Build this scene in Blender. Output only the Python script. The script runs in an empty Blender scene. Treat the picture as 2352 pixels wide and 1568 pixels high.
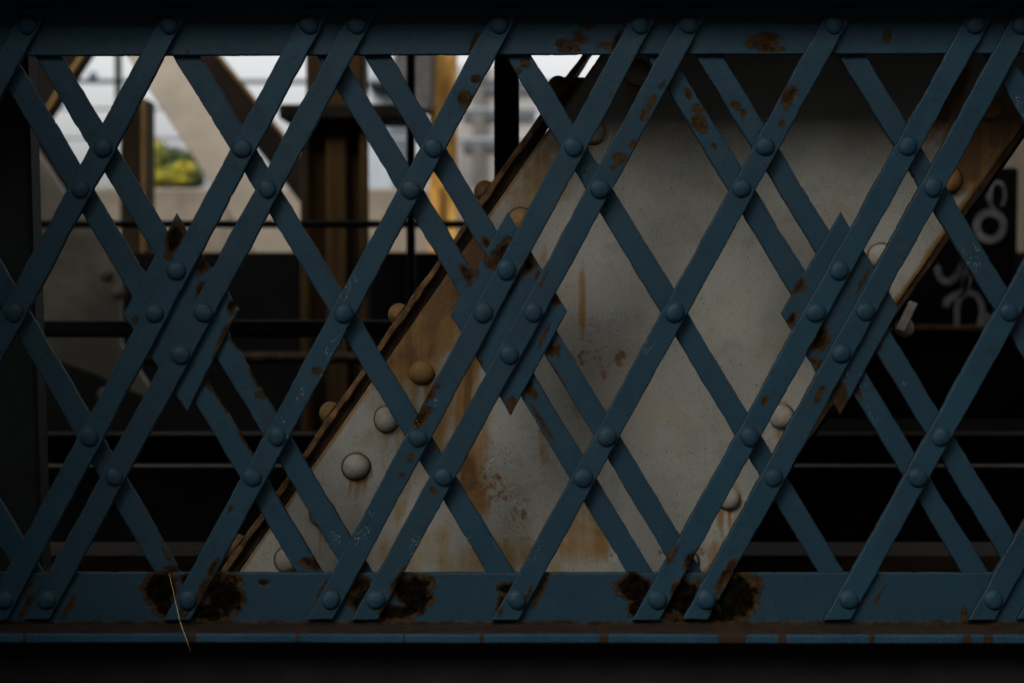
import bpy, bmesh, math, random
import numpy as np
from mathutils import Vector, Matrix
random.seed(7)
SC = bpy.context.scene
COL = SC.collection
R = math.radians

# ------------------------------------------------------------------ camera
LENS, SENSOR = 57.6, 36.0
PITCH = R(2.75)
CAM = np.array((0.0, -4.0, 1.55))
cd = bpy.data.cameras.new("camera"); cd.lens = LENS; cd.sensor_width = SENSOR
cd.clip_start = 0.05; cd.clip_end = 3000
cd.dof.use_dof = True; cd.dof.focus_distance = 4.02; cd.dof.aperture_fstop = 2.0
cam = bpy.data.objects.new("camera", cd); COL.objects.link(cam)
cam.location = CAM; cam.rotation_euler = (R(90) - PITCH, 0, 0)
SC.camera = cam

# ------------------------------------------------------------------ world, sun, exposure
SUN_ELEV, SUN_AZ = R(46), R(220)          # azimuth measured clockwise from +Y: behind the camera, to the left
w = bpy.data.worlds.new("World"); SC.world = w; w.use_nodes = True
nt = w.node_tree; nt.nodes.clear()
sky = nt.nodes.new("ShaderNodeTexSky"); sky.sky_type = 'NISHITA'; sky.sun_disc = False
sky.sun_elevation = SUN_ELEV; sky.sun_rotation = SUN_AZ
sky.air_density = 1.0; sky.dust_density = 5.0; sky.ozone_density = 1.0
hs = nt.nodes.new("ShaderNodeHueSaturation"); hs.inputs['Saturation'].default_value = 0.12
bg = nt.nodes.new("ShaderNodeBackground"); bg.inputs['Strength'].default_value = 0.15
wo = nt.nodes.new("ShaderNodeOutputWorld")
nt.links.new(sky.outputs[0], hs.inputs['Color']); nt.links.new(hs.outputs[0], bg.inputs[0]); nt.links.new(bg.outputs[0], wo.inputs[0])
sl = bpy.data.lights.new("sun", 'SUN'); sl.energy = 0.5; sl.angle = R(34); sl.color = (1.0, 0.95, 0.88)
so = bpy.data.objects.new("sun", sl); COL.objects.link(so)
sd = Vector((math.sin(SUN_AZ) * math.cos(SUN_ELEV), math.cos(SUN_AZ) * math.cos(SUN_ELEV), math.sin(SUN_ELEV)))
so.rotation_euler = sd.to_track_quat('Z', 'Y').to_euler(); so.location = (-4, -8, 9)
SC.view_settings.view_transform = 'Standard'; SC.view_settings.look = 'None'
SC.view_settings.gamma = 1.0; SC.view_settings.exposure = 0.9

# ------------------------------------------------------------------ helpers
PW, PH = 2352.0, 1568.0                    # the photograph's working size
FPX = LENS / SENSOR * PW
def P(px, py, y=0.0):
    """world point at depth plane y seen at pixel px,py (vectorised)"""
    px = np.asarray(px, float); py = np.asarray(py, float); y = np.asarray(y, float)
    a = (px - PW / 2) / FPX; b = -(py - PH / 2) / FPX
    dy = math.cos(PITCH) + b * math.sin(PITCH); dz = -math.sin(PITCH) + b * math.cos(PITCH)
    t = (y - CAM[1]) / dy
    return np.stack([CAM[0] + a * t, np.broadcast_to(y, t.shape) + 0 * t, CAM[2] + dz * t], -1)
def P1(px, py, y=0.0): return Vector(P(px, py, y).tolist())
def mpp(y): return (y - CAM[1]) / FPX       # metres per pixel at depth y

def hash2(ix, iy, s):
    h = (ix.astype(np.int64) * 374761393 + iy.astype(np.int64) * 668265263 + s * 974711) & 0xffffffff
    h = ((h ^ (h >> 13)) * 1274126177) & 0xffffffff
    return ((h ^ (h >> 16)) & 0xffff) / 65535.0
def vnoise(x, y, s=0):
    ix = np.floor(x); iy = np.floor(y); fx = x - ix; fy = y - iy
    fx = fx * fx * (3 - 2 * fx); fy = fy * fy * (3 - 2 * fy)
    a = hash2(ix, iy, s); b = hash2(ix + 1, iy, s); c = hash2(ix, iy + 1, s); d = hash2(ix + 1, iy + 1, s)
    return (a * (1 - fx) + b * fx) * (1 - fy) + (c * (1 - fx) + d * fx) * fy
def fbm(x, y, s=0, o=4):
    v = 0; amp = .5; t = 0
    for i in range(o):
        v = v + amp * vnoise(x, y, s + i); t += amp; amp *= .55; x = x * 2.03 + 11.3; y = y * 2.03 + 4.7
    return v / t
def blobs(lst, px, py, seed=1, rag=0.8, fr=1 / 26.0):
    """worn patches: each (cx,cy,rx,ry,angle,strength), ragged outline"""
    out = np.zeros_like(px)
    n = fbm(px * fr, py * fr, seed) - .5
    n2 = fbm(px / 9.0, py / 9.0, seed + 20, 3) - .5
    for b in lst:
        cx, cy, rx, ry = b[:4]; ang = R(b[4]) if len(b) > 4 else 0; st = b[5] if len(b) > 5 else 1.0
        if not ((px > cx - 3 * max(rx, ry)) & (px < cx + 3 * max(rx, ry)) & (py > cy - 3 * max(rx, ry)) & (py < cy + 3 * max(rx, ry))).any(): continue
        dx = px - cx; dy = py - cy
        u = dx * math.cos(ang) + dy * math.sin(ang); v = -dx * math.sin(ang) + dy * math.cos(ang)
        d = np.sqrt((u / rx) ** 2 + (v / ry) ** 2) + rag * n + .5 * rag * n2
        f = np.clip((1.35 - d) / .9, 0, 1); f = f * f * (3 - 2 * f) * st
        out = np.maximum(out, f)
    return out

def mesh_obj(name, verts, faces, mat, parent=None, attrs=None, smooth=False):
    me = bpy.data.meshes.new(name)
    me.from_pydata([tuple(v) for v in verts], [], faces); me.update()
    if attrs:
        for k, a in attrs.items():
            at = me.attributes.new(k, 'FLOAT', 'POINT'); at.data.foreach_set('value', np.asarray(a, np.float32))
    if smooth: me.polygons.foreach_set('use_smooth', [True] * len(me.polygons))
    me.materials.append(mat)
    o = bpy.data.objects.new(name, me); COL.objects.link(o)
    if parent: attach(o, parent)
    return o
def attach(o, parent):
    o.parent = parent
    o.matrix_parent_inverse = Matrix.Translation(-WLOC.get(parent.name, Vector((0, 0, 0))))
WLOC = {}
def thing(name, label, cat, loc=(0, 0, 0), group=None):
    o = bpy.data.objects.new(name, None); COL.objects.link(o); o.location = loc; o.empty_display_size = .1
    WLOC[o.name] = Vector(loc)
    o['label'] = label; o['category'] = cat
    if group: o['group'] = group
    return o
def tag(o, label, cat, group=None):
    o['label'] = label; o['category'] = cat
    if group: o['group'] = group
    return o
def bm_obj(name, bm, mat, parent=None, smooth=False):
    me = bpy.data.meshes.new(name); bm.normal_update(); bm.to_mesh(me); bm.free()
    if smooth: me.polygons.foreach_set('use_smooth', [True] * len(me.polygons))
    me.materials.append(mat)
    o = bpy.data.objects.new(name, me); COL.objects.link(o)
    if parent: attach(o, parent)
    return o
def box_bm(lo, hi, bev=0.004, bm=None):
    bm2 = bmesh.new()
    bmesh.ops.create_cube(bm2, size=1)
    for v in bm2.verts:
        v.co = Vector([lo[i] + (v.co[i] + .5) * (hi[i] - lo[i]) for i in range(3)])
    if bev: bmesh.ops.bevel(bm2, geom=bm2.edges[:], offset=bev, segments=1, affect='EDGES', profile=.5)
    if bm is None: return bm2
    me = bpy.data.meshes.new('t'); bm2.to_mesh(me); bm2.free(); bm.from_mesh(me); bpy.data.meshes.remove(me)
    return bm
def prism_px(pts, y, t, bev=0.004):
    """polygon given by pixels, standing in plane y, thickness t"""
    bm = bmesh.new()
    vs = [bm.verts.new(P1(p[0], p[1], y)) for p in pts]
    f = bm.faces.new(vs)
    r = bmesh.ops.extrude_face_region(bm, geom=[f])
    for g in r['geom']:
        if isinstance(g, bmesh.types.BMVert): g.co.y += t
    bmesh.ops.recalc_face_normals(bm, faces=bm.faces[:])
    if bev: bmesh.ops.bevel(bm, geom=bm.edges[:], offset=bev, segments=1, affect='EDGES', profile=.5)
    return bm
def tube_bm(pts, r, n=10, bm=None):
    bm = bm or bmesh.new(); rings = []
    pts = [Vector(p) for p in pts]
    for i, p in enumerate(pts):
        d = (pts[min(i + 1, len(pts) - 1)] - pts[max(i - 1, 0)]).normalized()
        a = d.orthogonal().normalized() if i == 0 else (a - d * a.dot(d)).normalized()
        b = d.cross(a); rr = r[i] if isinstance(r, (list, tuple)) else r
        rings.append([bm.verts.new(p + (a * math.cos(2 * math.pi * k / n) + b * math.sin(2 * math.pi * k / n)) * rr) for k in range(n)])
    for i in range(len(rings) - 1):
        for k in range(n): bm.faces.new((rings[i][k], rings[i][(k + 1) % n], rings[i + 1][(k + 1) % n], rings[i + 1][k]))
    bm.faces.new(rings[0][::-1]); bm.faces.new(rings[-1])
    return bm

def plate(name, quad, y, t, mat, parent=None, cell=4.0, bevpx=2.5, bev=.0022, jit=1.2, rust=None, speck=None, stain=None, disp=None, extra=None, seed=0, bend=0.0):
    """steel plate standing in plane y (front face), corners by pixel TL TR BR BL, fine front grid so that wear and flaking are real relief"""
    q = np.array(quad, float)
    Lu = (np.linalg.norm(q[1] - q[0]) + np.linalg.norm(q[2] - q[3])) / 2
    Lv = (np.linalg.norm(q[3] - q[0]) + np.linalg.norm(q[2] - q[1])) / 2
    def par(L):
        n = max(2, int(round(L / cell)))
        a = np.linspace(0, 1, n + 1); e = bevpx / L
        return np.concatenate([[0], [e], a[(a > 1.5 * e) & (a < 1 - 1.5 * e)], [1 - e], [1]])
    u = par(Lu); v = par(Lv); nu, nv = len(u), len(v)
    U, V = np.meshgrid(u, v)
    px = (q[0, 0] * (1 - U) + q[1, 0] * U) * (1 - V) + (q[3, 0] * (1 - U) + q[2, 0] * U) * V
    py = (q[0, 1] * (1 - U) + q[1, 1] * U) * (1 - V) + (q[3, 1] * (1 - U) + q[2, 1] * U) * V
    rs = blobs(rust, px, py, 3 + seed) if rust else np.zeros_like(px)
    sp = blobs(speck, px, py, 5, .5) if speck else np.zeros_like(px)
    st = stain(px, py) if stain is not None else np.zeros_like(px)
    # rolled edges: wobble of the outline
    wob = (fbm(px / 30., py / 30., 40 + seed, 3) - .5) * 2 * jit + (np.clip(vnoise(px / 7., py / 7., 60 + seed) - .78, 0, 1) * 9 * (jit > 0))
    wob = wob + (fbm(px / 130., py / 130., 140 + seed, 2) - .5) * 4.5 * (jit > 1)
    edge = (U <= 0) * 1.0 - (U >= 1); edgev = (V <= 0) * 1.0 - (V >= 1)
    near = (U < 2.2 * bevpx / Lu) * 1.0 - (U > 1 - 2.2 * bevpx / Lu); nearv = (V < 2.2 * bevpx / Lv) * 1.0 - (V > 1 - 2.2 * bevpx / Lv)
    du = (q[1] - q[0]) / np.linalg.norm(q[1] - q[0]); dv = (q[3] - q[0]) / np.linalg.norm(q[3] - q[0])
    ppx = px + wob * (near * du[0] + nearv * dv[0]); ppy = py + wob * (near * du[1] + nearv * dv[1])
    W = P(ppx, ppy, y)
    dep = np.where((np.abs(edge) + np.abs(edgev)) > 0, bev, 0.0)
    dep = dep + (fbm(px / 120., py / 120., 80 + seed, 2) - .5) * bend
    rr = np.clip((rs - .35) / .4, 0, 1)
    flake = fbm(px / 22., py / 22., 90 + seed, 4)
    dep = dep + rr * ((flake - .45) * .016 + .001)
    if disp is not None: dep = dep + disp(px, py)
    W[..., 1] += dep
    nf = nu * nv
    verts = list(W.reshape(-1, 3))
    idx = np.arange(nf).reshape(nv, nu)
    faces = []
    a, b, c, d = idx[:-1, :-1].ravel(), idx[1:, :-1].ravel(), idx[1:, 1:].ravel(), idx[:-1, 1:].ravel()
    faces = np.stack([a, b, c, d], 1).tolist()
    loop = list(idx[0, :]) + list(idx[1:, -1]) + list(idx[-1, -2::-1]) + list(idx[-2:0:-1, 0])
    base = nf
    for k in loop:
        p = W.reshape(-1, 3)[k].copy(); p[1] = y + t; verts.append(p)
    n = len(loop)
    for k in range(n):
        faces.append((int(loop[k]), int(loop[(k + 1) % n]), base + (k + 1) % n, base + k))
    faces.append(tuple(range(base, base + n)))
    fl = lambda A: np.concatenate([A.ravel(), A.ravel()[loop]])
    at = dict(edge=fl(np.clip(np.abs(edge) + np.abs(edgev), 0, 1)), rust=fl(rs), speck=fl(sp), stain=fl(st))
    if extra is not None:
        for k, fn in extra.items(): at[k] = fl(fn(px, py))
    o = mesh_obj(name, verts, faces, mat, parent, at, smooth=True)
    return o

# ------------------------------------------------------------------ materials
class M:
    def __init__(s, name):
        s.m = bpy.data.materials.new(name); s.m.use_nodes = True; s.nt = s.m.node_tree
        s.b = s.nt.nodes['Principled BSDF']; s.pos = s.nt.nodes.new('ShaderNodeNewGeometry').outputs['Position']
    def n(s, t, **k):
        x = s.nt.nodes.new(t)
        for a, b in k.items(): setattr(x, a, b)
        return x
    def l(s, a, b): s.nt.links.new(a, b)
    def noise(s, scale, detail=4, rough=.6, sc=None):
        x = s.n('ShaderNodeTexNoise'); x.inputs['Scale'].default_value = scale; x.inputs['Detail'].default_value = detail; x.inputs['Roughness'].default_value = rough
        v = s.pos
        if sc:
            mp = s.n('ShaderNodeMapping'); mp.inputs['Scale'].default_value = sc; s.l(s.pos, mp.inputs['Vector']); v = mp.outputs[0]
        s.l(v, x.inputs['Vector']); return x.outputs['Fac']
    def attr(s, name):
        x = s.n('ShaderNodeAttribute'); x.attribute_name = name; return x.outputs['Fac']
    def math(s, op, a, b=None, clamp=False):
        x = s.n('ShaderNodeMath', operation=op, use_clamp=clamp)
        for i, v in enumerate((a, b)):
            if v is None: continue
            if isinstance(v, (int, float)): x.inputs[i].default_value = v
            else: s.l(v, x.inputs[i])
        return x.outputs[0]
    def ss(s, v, lo, hi):
        x = s.n('ShaderNodeMapRange', interpolation_type='SMOOTHSTEP'); s.l(v, x.inputs[0]); x.inputs[1].default_value = lo; x.inputs[2].default_value = hi
        return x.outputs[0]
    def mix(s, f, a, b):
        x = s.n('ShaderNodeMix', data_type='RGBA')
        if isinstance(f, (int, float)): x.inputs[0].default_value = f
        else: s.l(f, x.inputs[0])
        for i, v in ((6, a), (7, b)):
            if isinstance(v, tuple): x.inputs[i].default_value = (*v, 1)
            else: s.l(v, x.inputs[i])
        return x.outputs[2]
    def bump(s, h, strength, dist=.01, prev=None):
        x = s.n('ShaderNodeBump'); x.inputs['Strength'].default_value = strength; x.inputs['Distance'].default_value = dist; s.l(h, x.inputs['Height'])
        if prev is not None: s.l(prev, x.inputs['Normal'])
        return x.outputs[0]
    def done(s, color, rough=.6, normal=None, metal=0.0, spec=None):
        if isinstance(color, tuple): s.b.inputs['Base Color'].default_value = (*color, 1)
        else: s.l(color, s.b.inputs['Base Color'])
        if isinstance(rough, (int, float)): s.b.inputs['Roughness'].default_value = rough
        else: s.l(rough, s.b.inputs['Roughness'])
        s.b.inputs['Metallic'].default_value = metal
        if spec is not None: s.b.inputs['Specular IOR Level'].default_value = spec
        if normal is not None: s.l(normal, s.b.inputs['Normal'])
        return s.m

def blue_paint():
    m = M('blue_paint')
    big = m.noise(5, 5, .6); mid = m.noise(38, 4, .6); fine = m.noise(260, 3, .6); streak = m.noise(9, 4, .6, (1, 1, .12))
    c = m.mix(m.ss(big, .3, .72), (.0026, .0226, .0380), (.0050, .0302, .0465))
    c = m.mix(m.math('MULTIPLY', m.ss(streak, .5, .8), .45), c, (.010, .021, .027))
    c = m.mix(m.math('MULTIPLY', m.ss(mid, .52, .72), .6), c, (.0028, .0125, .021))
    rnd = m.n('ShaderNodeObjectInfo').outputs['Random']
    c = m.mix(m.math('MULTIPLY', rnd, .45), c, (.0040, .0150, .0240))
    fade = m.noise(13, 5, .7, (1, 1, .6))
    c = m.mix(m.math('MULTIPLY', m.ss(fade, .54, .70), .4), c, (.0125, .036, .048))
    c = m.mix(m.math('MULTIPLY', m.ss(m.noise(230, 2, .8), .48, .66), .38), c, (.0022, .0120, .0195))
    c = m.mix(m.math('MULTIPLY', m.ss(m.noise(180, 3, .8), .56, .7), .3), c, (.014, .040, .053))
    eg = m.math('MULTIPLY', m.attr('edge'), m.ss(m.noise(70, 4, .7), .38, .62))
    c = m.mix(m.math('MULTIPLY', eg, .75), c, (.006, .0075, .0075))  # dark broken edge line: contact shadow and rust put into the colour
    vo = m.n('ShaderNodeTexVoronoi'); vo.inputs['Scale'].default_value = 42; m.l(m.pos, vo.inputs['Vector'])
    pit = m.math('MULTIPLY', m.math('LESS_THAN', vo.outputs['Distance'], .085), m.ss(m.noise(14, 2), .5, .56))
    c = m.mix(m.math('MULTIPLY', pit, .75), c, (.012, .02, .026))
    rn = m.noise(60, 5, .7); rn2 = m.noise(19, 4, .6)
    r = m.math('ADD', m.attr('rust'), m.math('ADD', m.math('MULTIPLY', m.math('SUBTRACT', m.math('ADD', rn, rn2), 1.0), .75), m.math('MULTIPLY', m.math('SUBTRACT', m.noise(150, 4, .75), .5), .9)))
    rim = m.ss(r, .14, .5); core = m.ss(r, .66, 1.02)
    rc = m.mix(m.ss(rn, .35, .68), (.015, .009, .0042), (.046, .0245, .008))
    dk = m.mix(m.ss(rn, .4, .72), (.0018, .0015, .0012), (.0075, .005, .003))
    c = m.mix(m.math('MULTIPLY', rim, .93), c, rc); c = m.mix(core, c, dk)
    # pale splashes and chips
    vs = m.n('ShaderNodeTexVoronoi'); vs.inputs['Scale'].default_value = 210; m.l(m.pos, vs.inputs['Vector'])
    sn = m.noise(85, 4, .75)
    chip = m.math('MULTIPLY', m.math('LESS_THAN', vs.outputs['Distance'], m.math('MULTIPLY', sn, .5)), m.math('GREATER_THAN', m.math('ADD', m.math('MULTIPLY', m.attr('speck'), .26), sn), .722))
    c = m.mix(m.math('MULTIPLY', chip, .5), c, (.30, .33, .34))
    h = m.math('ADD', m.math('MULTIPLY', fine, .4), m.math('MULTIPLY', mid, 1.1))
    h = m.math('SUBTRACT', h, m.math('MULTIPLY', pit, .8)); h = m.math('ADD', h, m.math('MULTIPLY', m.math('MULTIPLY', rim, rn), 1.6))
    nrm = m.bump(h, .35, .004)
    ro = m.math('ADD', m.math('MULTIPLY', rim, .38), m.math('ADD', .52, m.math('MULTIPLY', mid, .25)))
    m.l(m.math('MULTIPLY', m.math('SUBTRACT', 1.0, rim), .25), m.b.inputs['Specular IOR Level'])
    return m.done(c, ro, nrm)
def ledge_paint():
    """the projecting leg: edge still blue, its top brown with settled dirt and rust"""
    m = M('rusted_ledge_paint')
    rn = m.noise(60, 6, .78, (.35, 1, 1)); big = m.noise(6, 4); fine = m.noise(220, 3)
    blue = m.mix(m.ss(big, .35, .7), (.006, .027, .046), (.013, .036, .054))
    brown = m.mix(m.ss(rn, .35, .7), (.005, .0033, .002), (.026, .0145, .0075))
    top = m.attr('stain'); r = m.math('ADD', m.attr('rust'), m.math('MULTIPLY', m.math('SUBTRACT', rn, .5), .8))
    c = m.mix(m.ss(m.math('ADD', top, m.math('MULTIPLY', m.math('SUBTRACT', rn, .5), .25)), .4, .6), blue, brown)
    c = m.mix(m.ss(r, .35, .55), c, (.018, .010, .005))
    return m.done(c, .85, m.bump(m.math('ADD', fine, rn), .7, .004), spec=.15)
def white_steel():
    m = M('weathered_white_paint')
    big = m.noise(2.6, 5, .6); mid = m.noise(14, 5, .6); fine = m.noise(150, 4, .65); rough = m.noise(75, 4, .7)
    drip = m.noise(26, 5, .65, (1, 1, .09))
    c = m.mix(m.ss(big, .35, .7), (.285, .277, .236), (.215, .215, .192))
    c = m.mix(m.math('MULTIPLY', m.ss(mid, .5, .68), .42), c, (.17, .17, .155))
    c = m.mix(m.math('MULTIPLY', m.ss(m.noise(5.5, 6, .65), .52, .7), .5), c, (.22, .175, .11))
    c = m.mix(m.math('MULTIPLY', m.ss(drip, .5, .72), .22), c, (.25, .20, .13))
    s = m.math('ADD', m.math('MULTIPLY', m.attr('stain'), 1.22), m.math('MULTIPLY', m.math('SUBTRACT', m.math('ADD', m.math('MULTIPLY', drip, 1.0), m.math('MULTIPLY', mid, .8)), .9), m.math('ADD', .12, m.math('MULTIPLY', m.ss(m.attr('stain'), .02, .3), 1.1))))
    c = m.mix(m.math('MULTIPLY', m.ss(s, .1, .55), .75), c, (.20, .135, .058))
    c = m.mix(m.math('MULTIPLY', m.ss(s, .42, .8), .85), c, (.185, .088, .013))
    c = m.mix(m.math('MULTIPLY', m.ss(s, .8, 1.15), .85), c, (.085, .038, .010))
    # pitted, blistered zones with rust specks
    p = m.attr('pit')
    vo = m.n('ShaderNodeTexVoronoi'); vo.inputs['Scale'].default_value = 95; m.l(m.pos, vo.inputs['Vector'])
    pits = m.math('MULTIPLY', m.ss(vo.outputs['Distance'], .34, .12), m.ss(m.math('ADD', p, m.math('MULTIPLY', m.math('SUBTRACT', mid, .5), 1.2)), .25, .8))
    c = m.mix(m.math('MULTIPLY', pits, .2), c, (.11, .10, .08))
    r = m.math('ADD', m.attr('rust'), m.math('MULTIPLY', m.math('SUBTRACT', m.math('ADD', m.math('MULTIPLY', rough, .6), m.math('MULTIPLY', m.noise(32, 4, .6), .9)), .75), 2.2))
    c = m.mix(m.math('MULTIPLY', m.ss(r, .5, .8), .85), c, (.15, .062, .014))
    c = m.mix(m.math('MULTIPLY', m.ss(r, .85, 1.2), .8), c, (.05, .026, .010))
    # scattered dark fly specks
    v2 = m.n('ShaderNodeTexVoronoi'); v2.inputs['Scale'].default_value = 46; m.l(m.pos, v2.inputs['Vector'])
    fly = m.math('MULTIPLY', m.math('LESS_THAN', v2.outputs['Distance'], .105), m.ss(m.noise(9, 3), .46, .52))
    c = m.mix(m.math('MULTIPLY', fly, .7), c, (.05, .045, .038))
    v3 = m.n('ShaderNodeTexVoronoi'); v3.inputs['Scale'].default_value = 170; m.l(m.pos, v3.inputs['Vector'])
    dust = m.math('MULTIPLY', m.math('LESS_THAN', v3.outputs['Distance'], .2), m.ss(m.noise(24, 4, .7), .47, .6))
    c = m.mix(m.math('MULTIPLY', dust, .35), c, (.07, .06, .045))
    c = m.mix(m.math('MULTIPLY', m.ss(m.noise(240, 3, .8), .48, .66), .45), c, (.12, .113, .095))
    h = m.math('ADD', m.math('MULTIPLY', fine, .7), m.math('MULTIPLY', mid, .9))
    h = m.math('SUBTRACT', h, m.math('MULTIPLY', pits, .9)); h = m.math('ADD', h, m.math('MULTIPLY', m.math('MULTIPLY', p, rough), 1.2))
    return m.done(c, .62, m.bump(h, .6, .005), spec=.2)
def rusty_steel(name, a, b, sc=20, stretch=(1, 1, .35), rough=.8):
    m = M(name); n1 = m.noise(sc, 6, .68, stretch); n2 = m.noise(sc * 4, 4, .6)
    c = m.mix(m.ss(n1, .35, .68), a, b); c = m.mix(m.math('MULTIPLY', m.ss(n2, .55, .75), .5), c, tuple(x * .4 for x in a))
    return m.done(c, rough, m.bump(m.math('ADD', n1, n2), .6, .006), spec=.12)
def rivet_white():
    m = M('rivet_head_paint'); n1 = m.noise(40, 5, .65); n2 = m.noise(160, 3)
    t = m.n('ShaderNodeObjectInfo').outputs['Random']
    s = m.math('ADD', m.math('MULTIPLY', m.attr('stain'), 1.0), m.math('MULTIPLY', m.math('SUBTRACT', n1, .5), .9))
    c = m.mix(m.ss(n1, .35, .7), (.27, .242, .195), (.19, .168, .132))
    c = m.mix(m.ss(s, .3, .62), c, (.2, .105, .032)); c = m.mix(m.ss(s, .85, 1.1), c, (.035, .018, .008))
    return m.done(c, .6, m.bump(m.math('ADD', n1, n2), .5, .004), spec=.35)
def plain(name, c, rough=.7, sc=12, var=.25, bump=.3, metal=0.0, spec=.3):
    m = M(name); n1 = m.noise(sc, 5, .6); n2 = m.noise(sc * 6, 3)
    col = m.mix(m.ss(n1, .3, .7), tuple(x * (1 - var) for x in c), tuple(x * (1 + var) for x in c))
    return m.done(col, rough, m.bump(m.math('ADD', n1, n2), bump, .006), metal, spec)

BLUE = blue_paint(); LEDGE = ledge_paint(); WHITE = white_steel(); RIVW = rivet_white()
RUSTEDGE = rusty_steel('rusted_flange_steel', (.06, .032, .014), (.20, .115, .05), 30, (1, 1, 1))
RUSTDARK = rusty_steel('dark_rusted_steel', (.018, .012, .008), (.06, .032, .013), 25, (1, 1, .6))
DARKSTEEL = plain('dark_green_steel', (.010, .012, .0115), .7, 10, spec=.15)
NEARBLACK = plain('near_black_beam', (.004, .0038, .0036), .95, 6, spec=.05)  # near-black base, lowered until these parts stayed dark
BLACKSTEEL = plain('dull_black_steel', (.010, .0095, .009), .85, 8, spec=.12)  # even near-black base with slight random tone
# ------------------------------------------------------------------ wear maps (where rust and flaking sit on the girder)
RUST_CHORD_BOTTOM = [(365, 1352, 42, 44), (385, 1395, 30, 22, 0, .8), (515, 1362, 46, 50), (470, 1405, 50, 22, 0, .9), (440, 1335, 25, 20, 0, .8),
    (828, 1370, 32, 48, 0, .72), (950, 1362, 46, 46), (905, 1405, 60, 20, 0, .8), (1165, 1352, 26, 16, 0, .9), (1150, 1385, 12, 30, 20, .75), (1240, 1358, 9, 50, 25, .7),
    (1455, 1350, 44, 34), (1478, 1398, 34, 28), (1565, 1375, 48, 55, 0, .95), (1690, 1365, 54, 58), (1640, 1412, 70, 18, 0, .9), (1740, 1340, 14, 20, 0, .6),
    (606, 1338, 12, 8, 0, .75), (745, 1350, 10, 40, 28, .55), (160, 1390, 8, 40, 28, .6), (60, 1390, 8, 40, 28, .6), (70, 1345, 5, 35, 28, .55), (2262, 1365, 10, 45, 28, .7), (2020, 1365, 6, 40, 28, .5), (2215, 1405, 14, 20, 0, .5)] + \
    [(x, 1432, 60, 7, 0, .62) for x in range(-60, 2450, 85)]
RUST_CHORD_TOP = [(1290, 100, 26, 14, 0, .62), (1330, 92, 20, 24, 0, .55), (1308, 114, 40, 9, 0, .6), (1390, 105, 30, 10, 0, .5), (1418, 92, 7, 32, 28, .9), (1755, 95, 44, 22, 0, .72), (1775, 112, 40, 9, 0, .7), (2037, 86, 13, 18, 0, .7),
    (1087, 100, 6, 24, 28, .75), (1350, 60, 20, 14, 0, .4), (430, 120, 6, 8, 0, .4), (345, 105, 5, 14, 28, .5)]
RUST_BARS = [(1068, 228, 18, 24, 28, .72), (1092, 182, 12, 14, 28, .66), (1498, 232, 9, 20, 28, .62), (1480, 265, 12, 16, 20, .5), (1425, 362, 18, 15, 0, .68), (1452, 330, 10, 14, 0, .5), (1410, 383, 8, 10, 0, .5), (1812, 222, 20, 32, 20, .78), (1795, 285, 6, 10, 0, .55),
    (728, 850, 14, 12, 0, .6), (735, 738, 7, 6, 0, .5), (985, 905, 12, 26, 28, .75), (968, 958, 16, 32, 28, .85), (1005, 885, 10, 10, 0, .5), (945, 1050, 10, 16, 28, .55), (925, 1090, 12, 8, 0, .5), (995, 1125, 10, 10, 0, .6),
    (1757, 920, 8, 14, 28, .7), (1546, 1270, 12, 26, 28, .55), (1588, 1285, 16, 32, 28, .85), (1560, 1355, 22, 26, 28, .85), (1670, 1320, 14, 50, 28, .85), (1640, 1390, 18, 22, 0, .8), (490, 1300, 9, 30, 28, .8), (470, 1350, 14, 40, 28, .8), (425, 1400, 16, 14, 0, .75),
    (915, 1330, 10, 40, 28, .8), (880, 1402, 16, 14, 0, .75), (845, 1310, 8, 20, 28, .6), (1215, 1360, 8, 30, 28, .65), (1150, 1405, 10, 16, 20, .55), (528, 1170, 7, 12, 28, .6), (120, 1393, 12, 8, 0, .6), (450, 625, 7, 50, 28, .78), (525, 690, 6, 40, 28, .75), (1215, 600, 7, 40, 28, .7), (345, 735, 6, 7, 0, .7), (380, 800, 5, 60, 28, .5), (1250, 640, 5, 40, 28, .5),
    (1882, 905, 12, 30, 28, .6), (1860, 800, 6, 40, 28, .6), (1300, 115, 6, 8), (1330, 250, 8, 8, 0, .4), (1460, 140, 10, 20, 20, .4), (1520, 195, 8, 16, 28, .45)]
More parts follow.
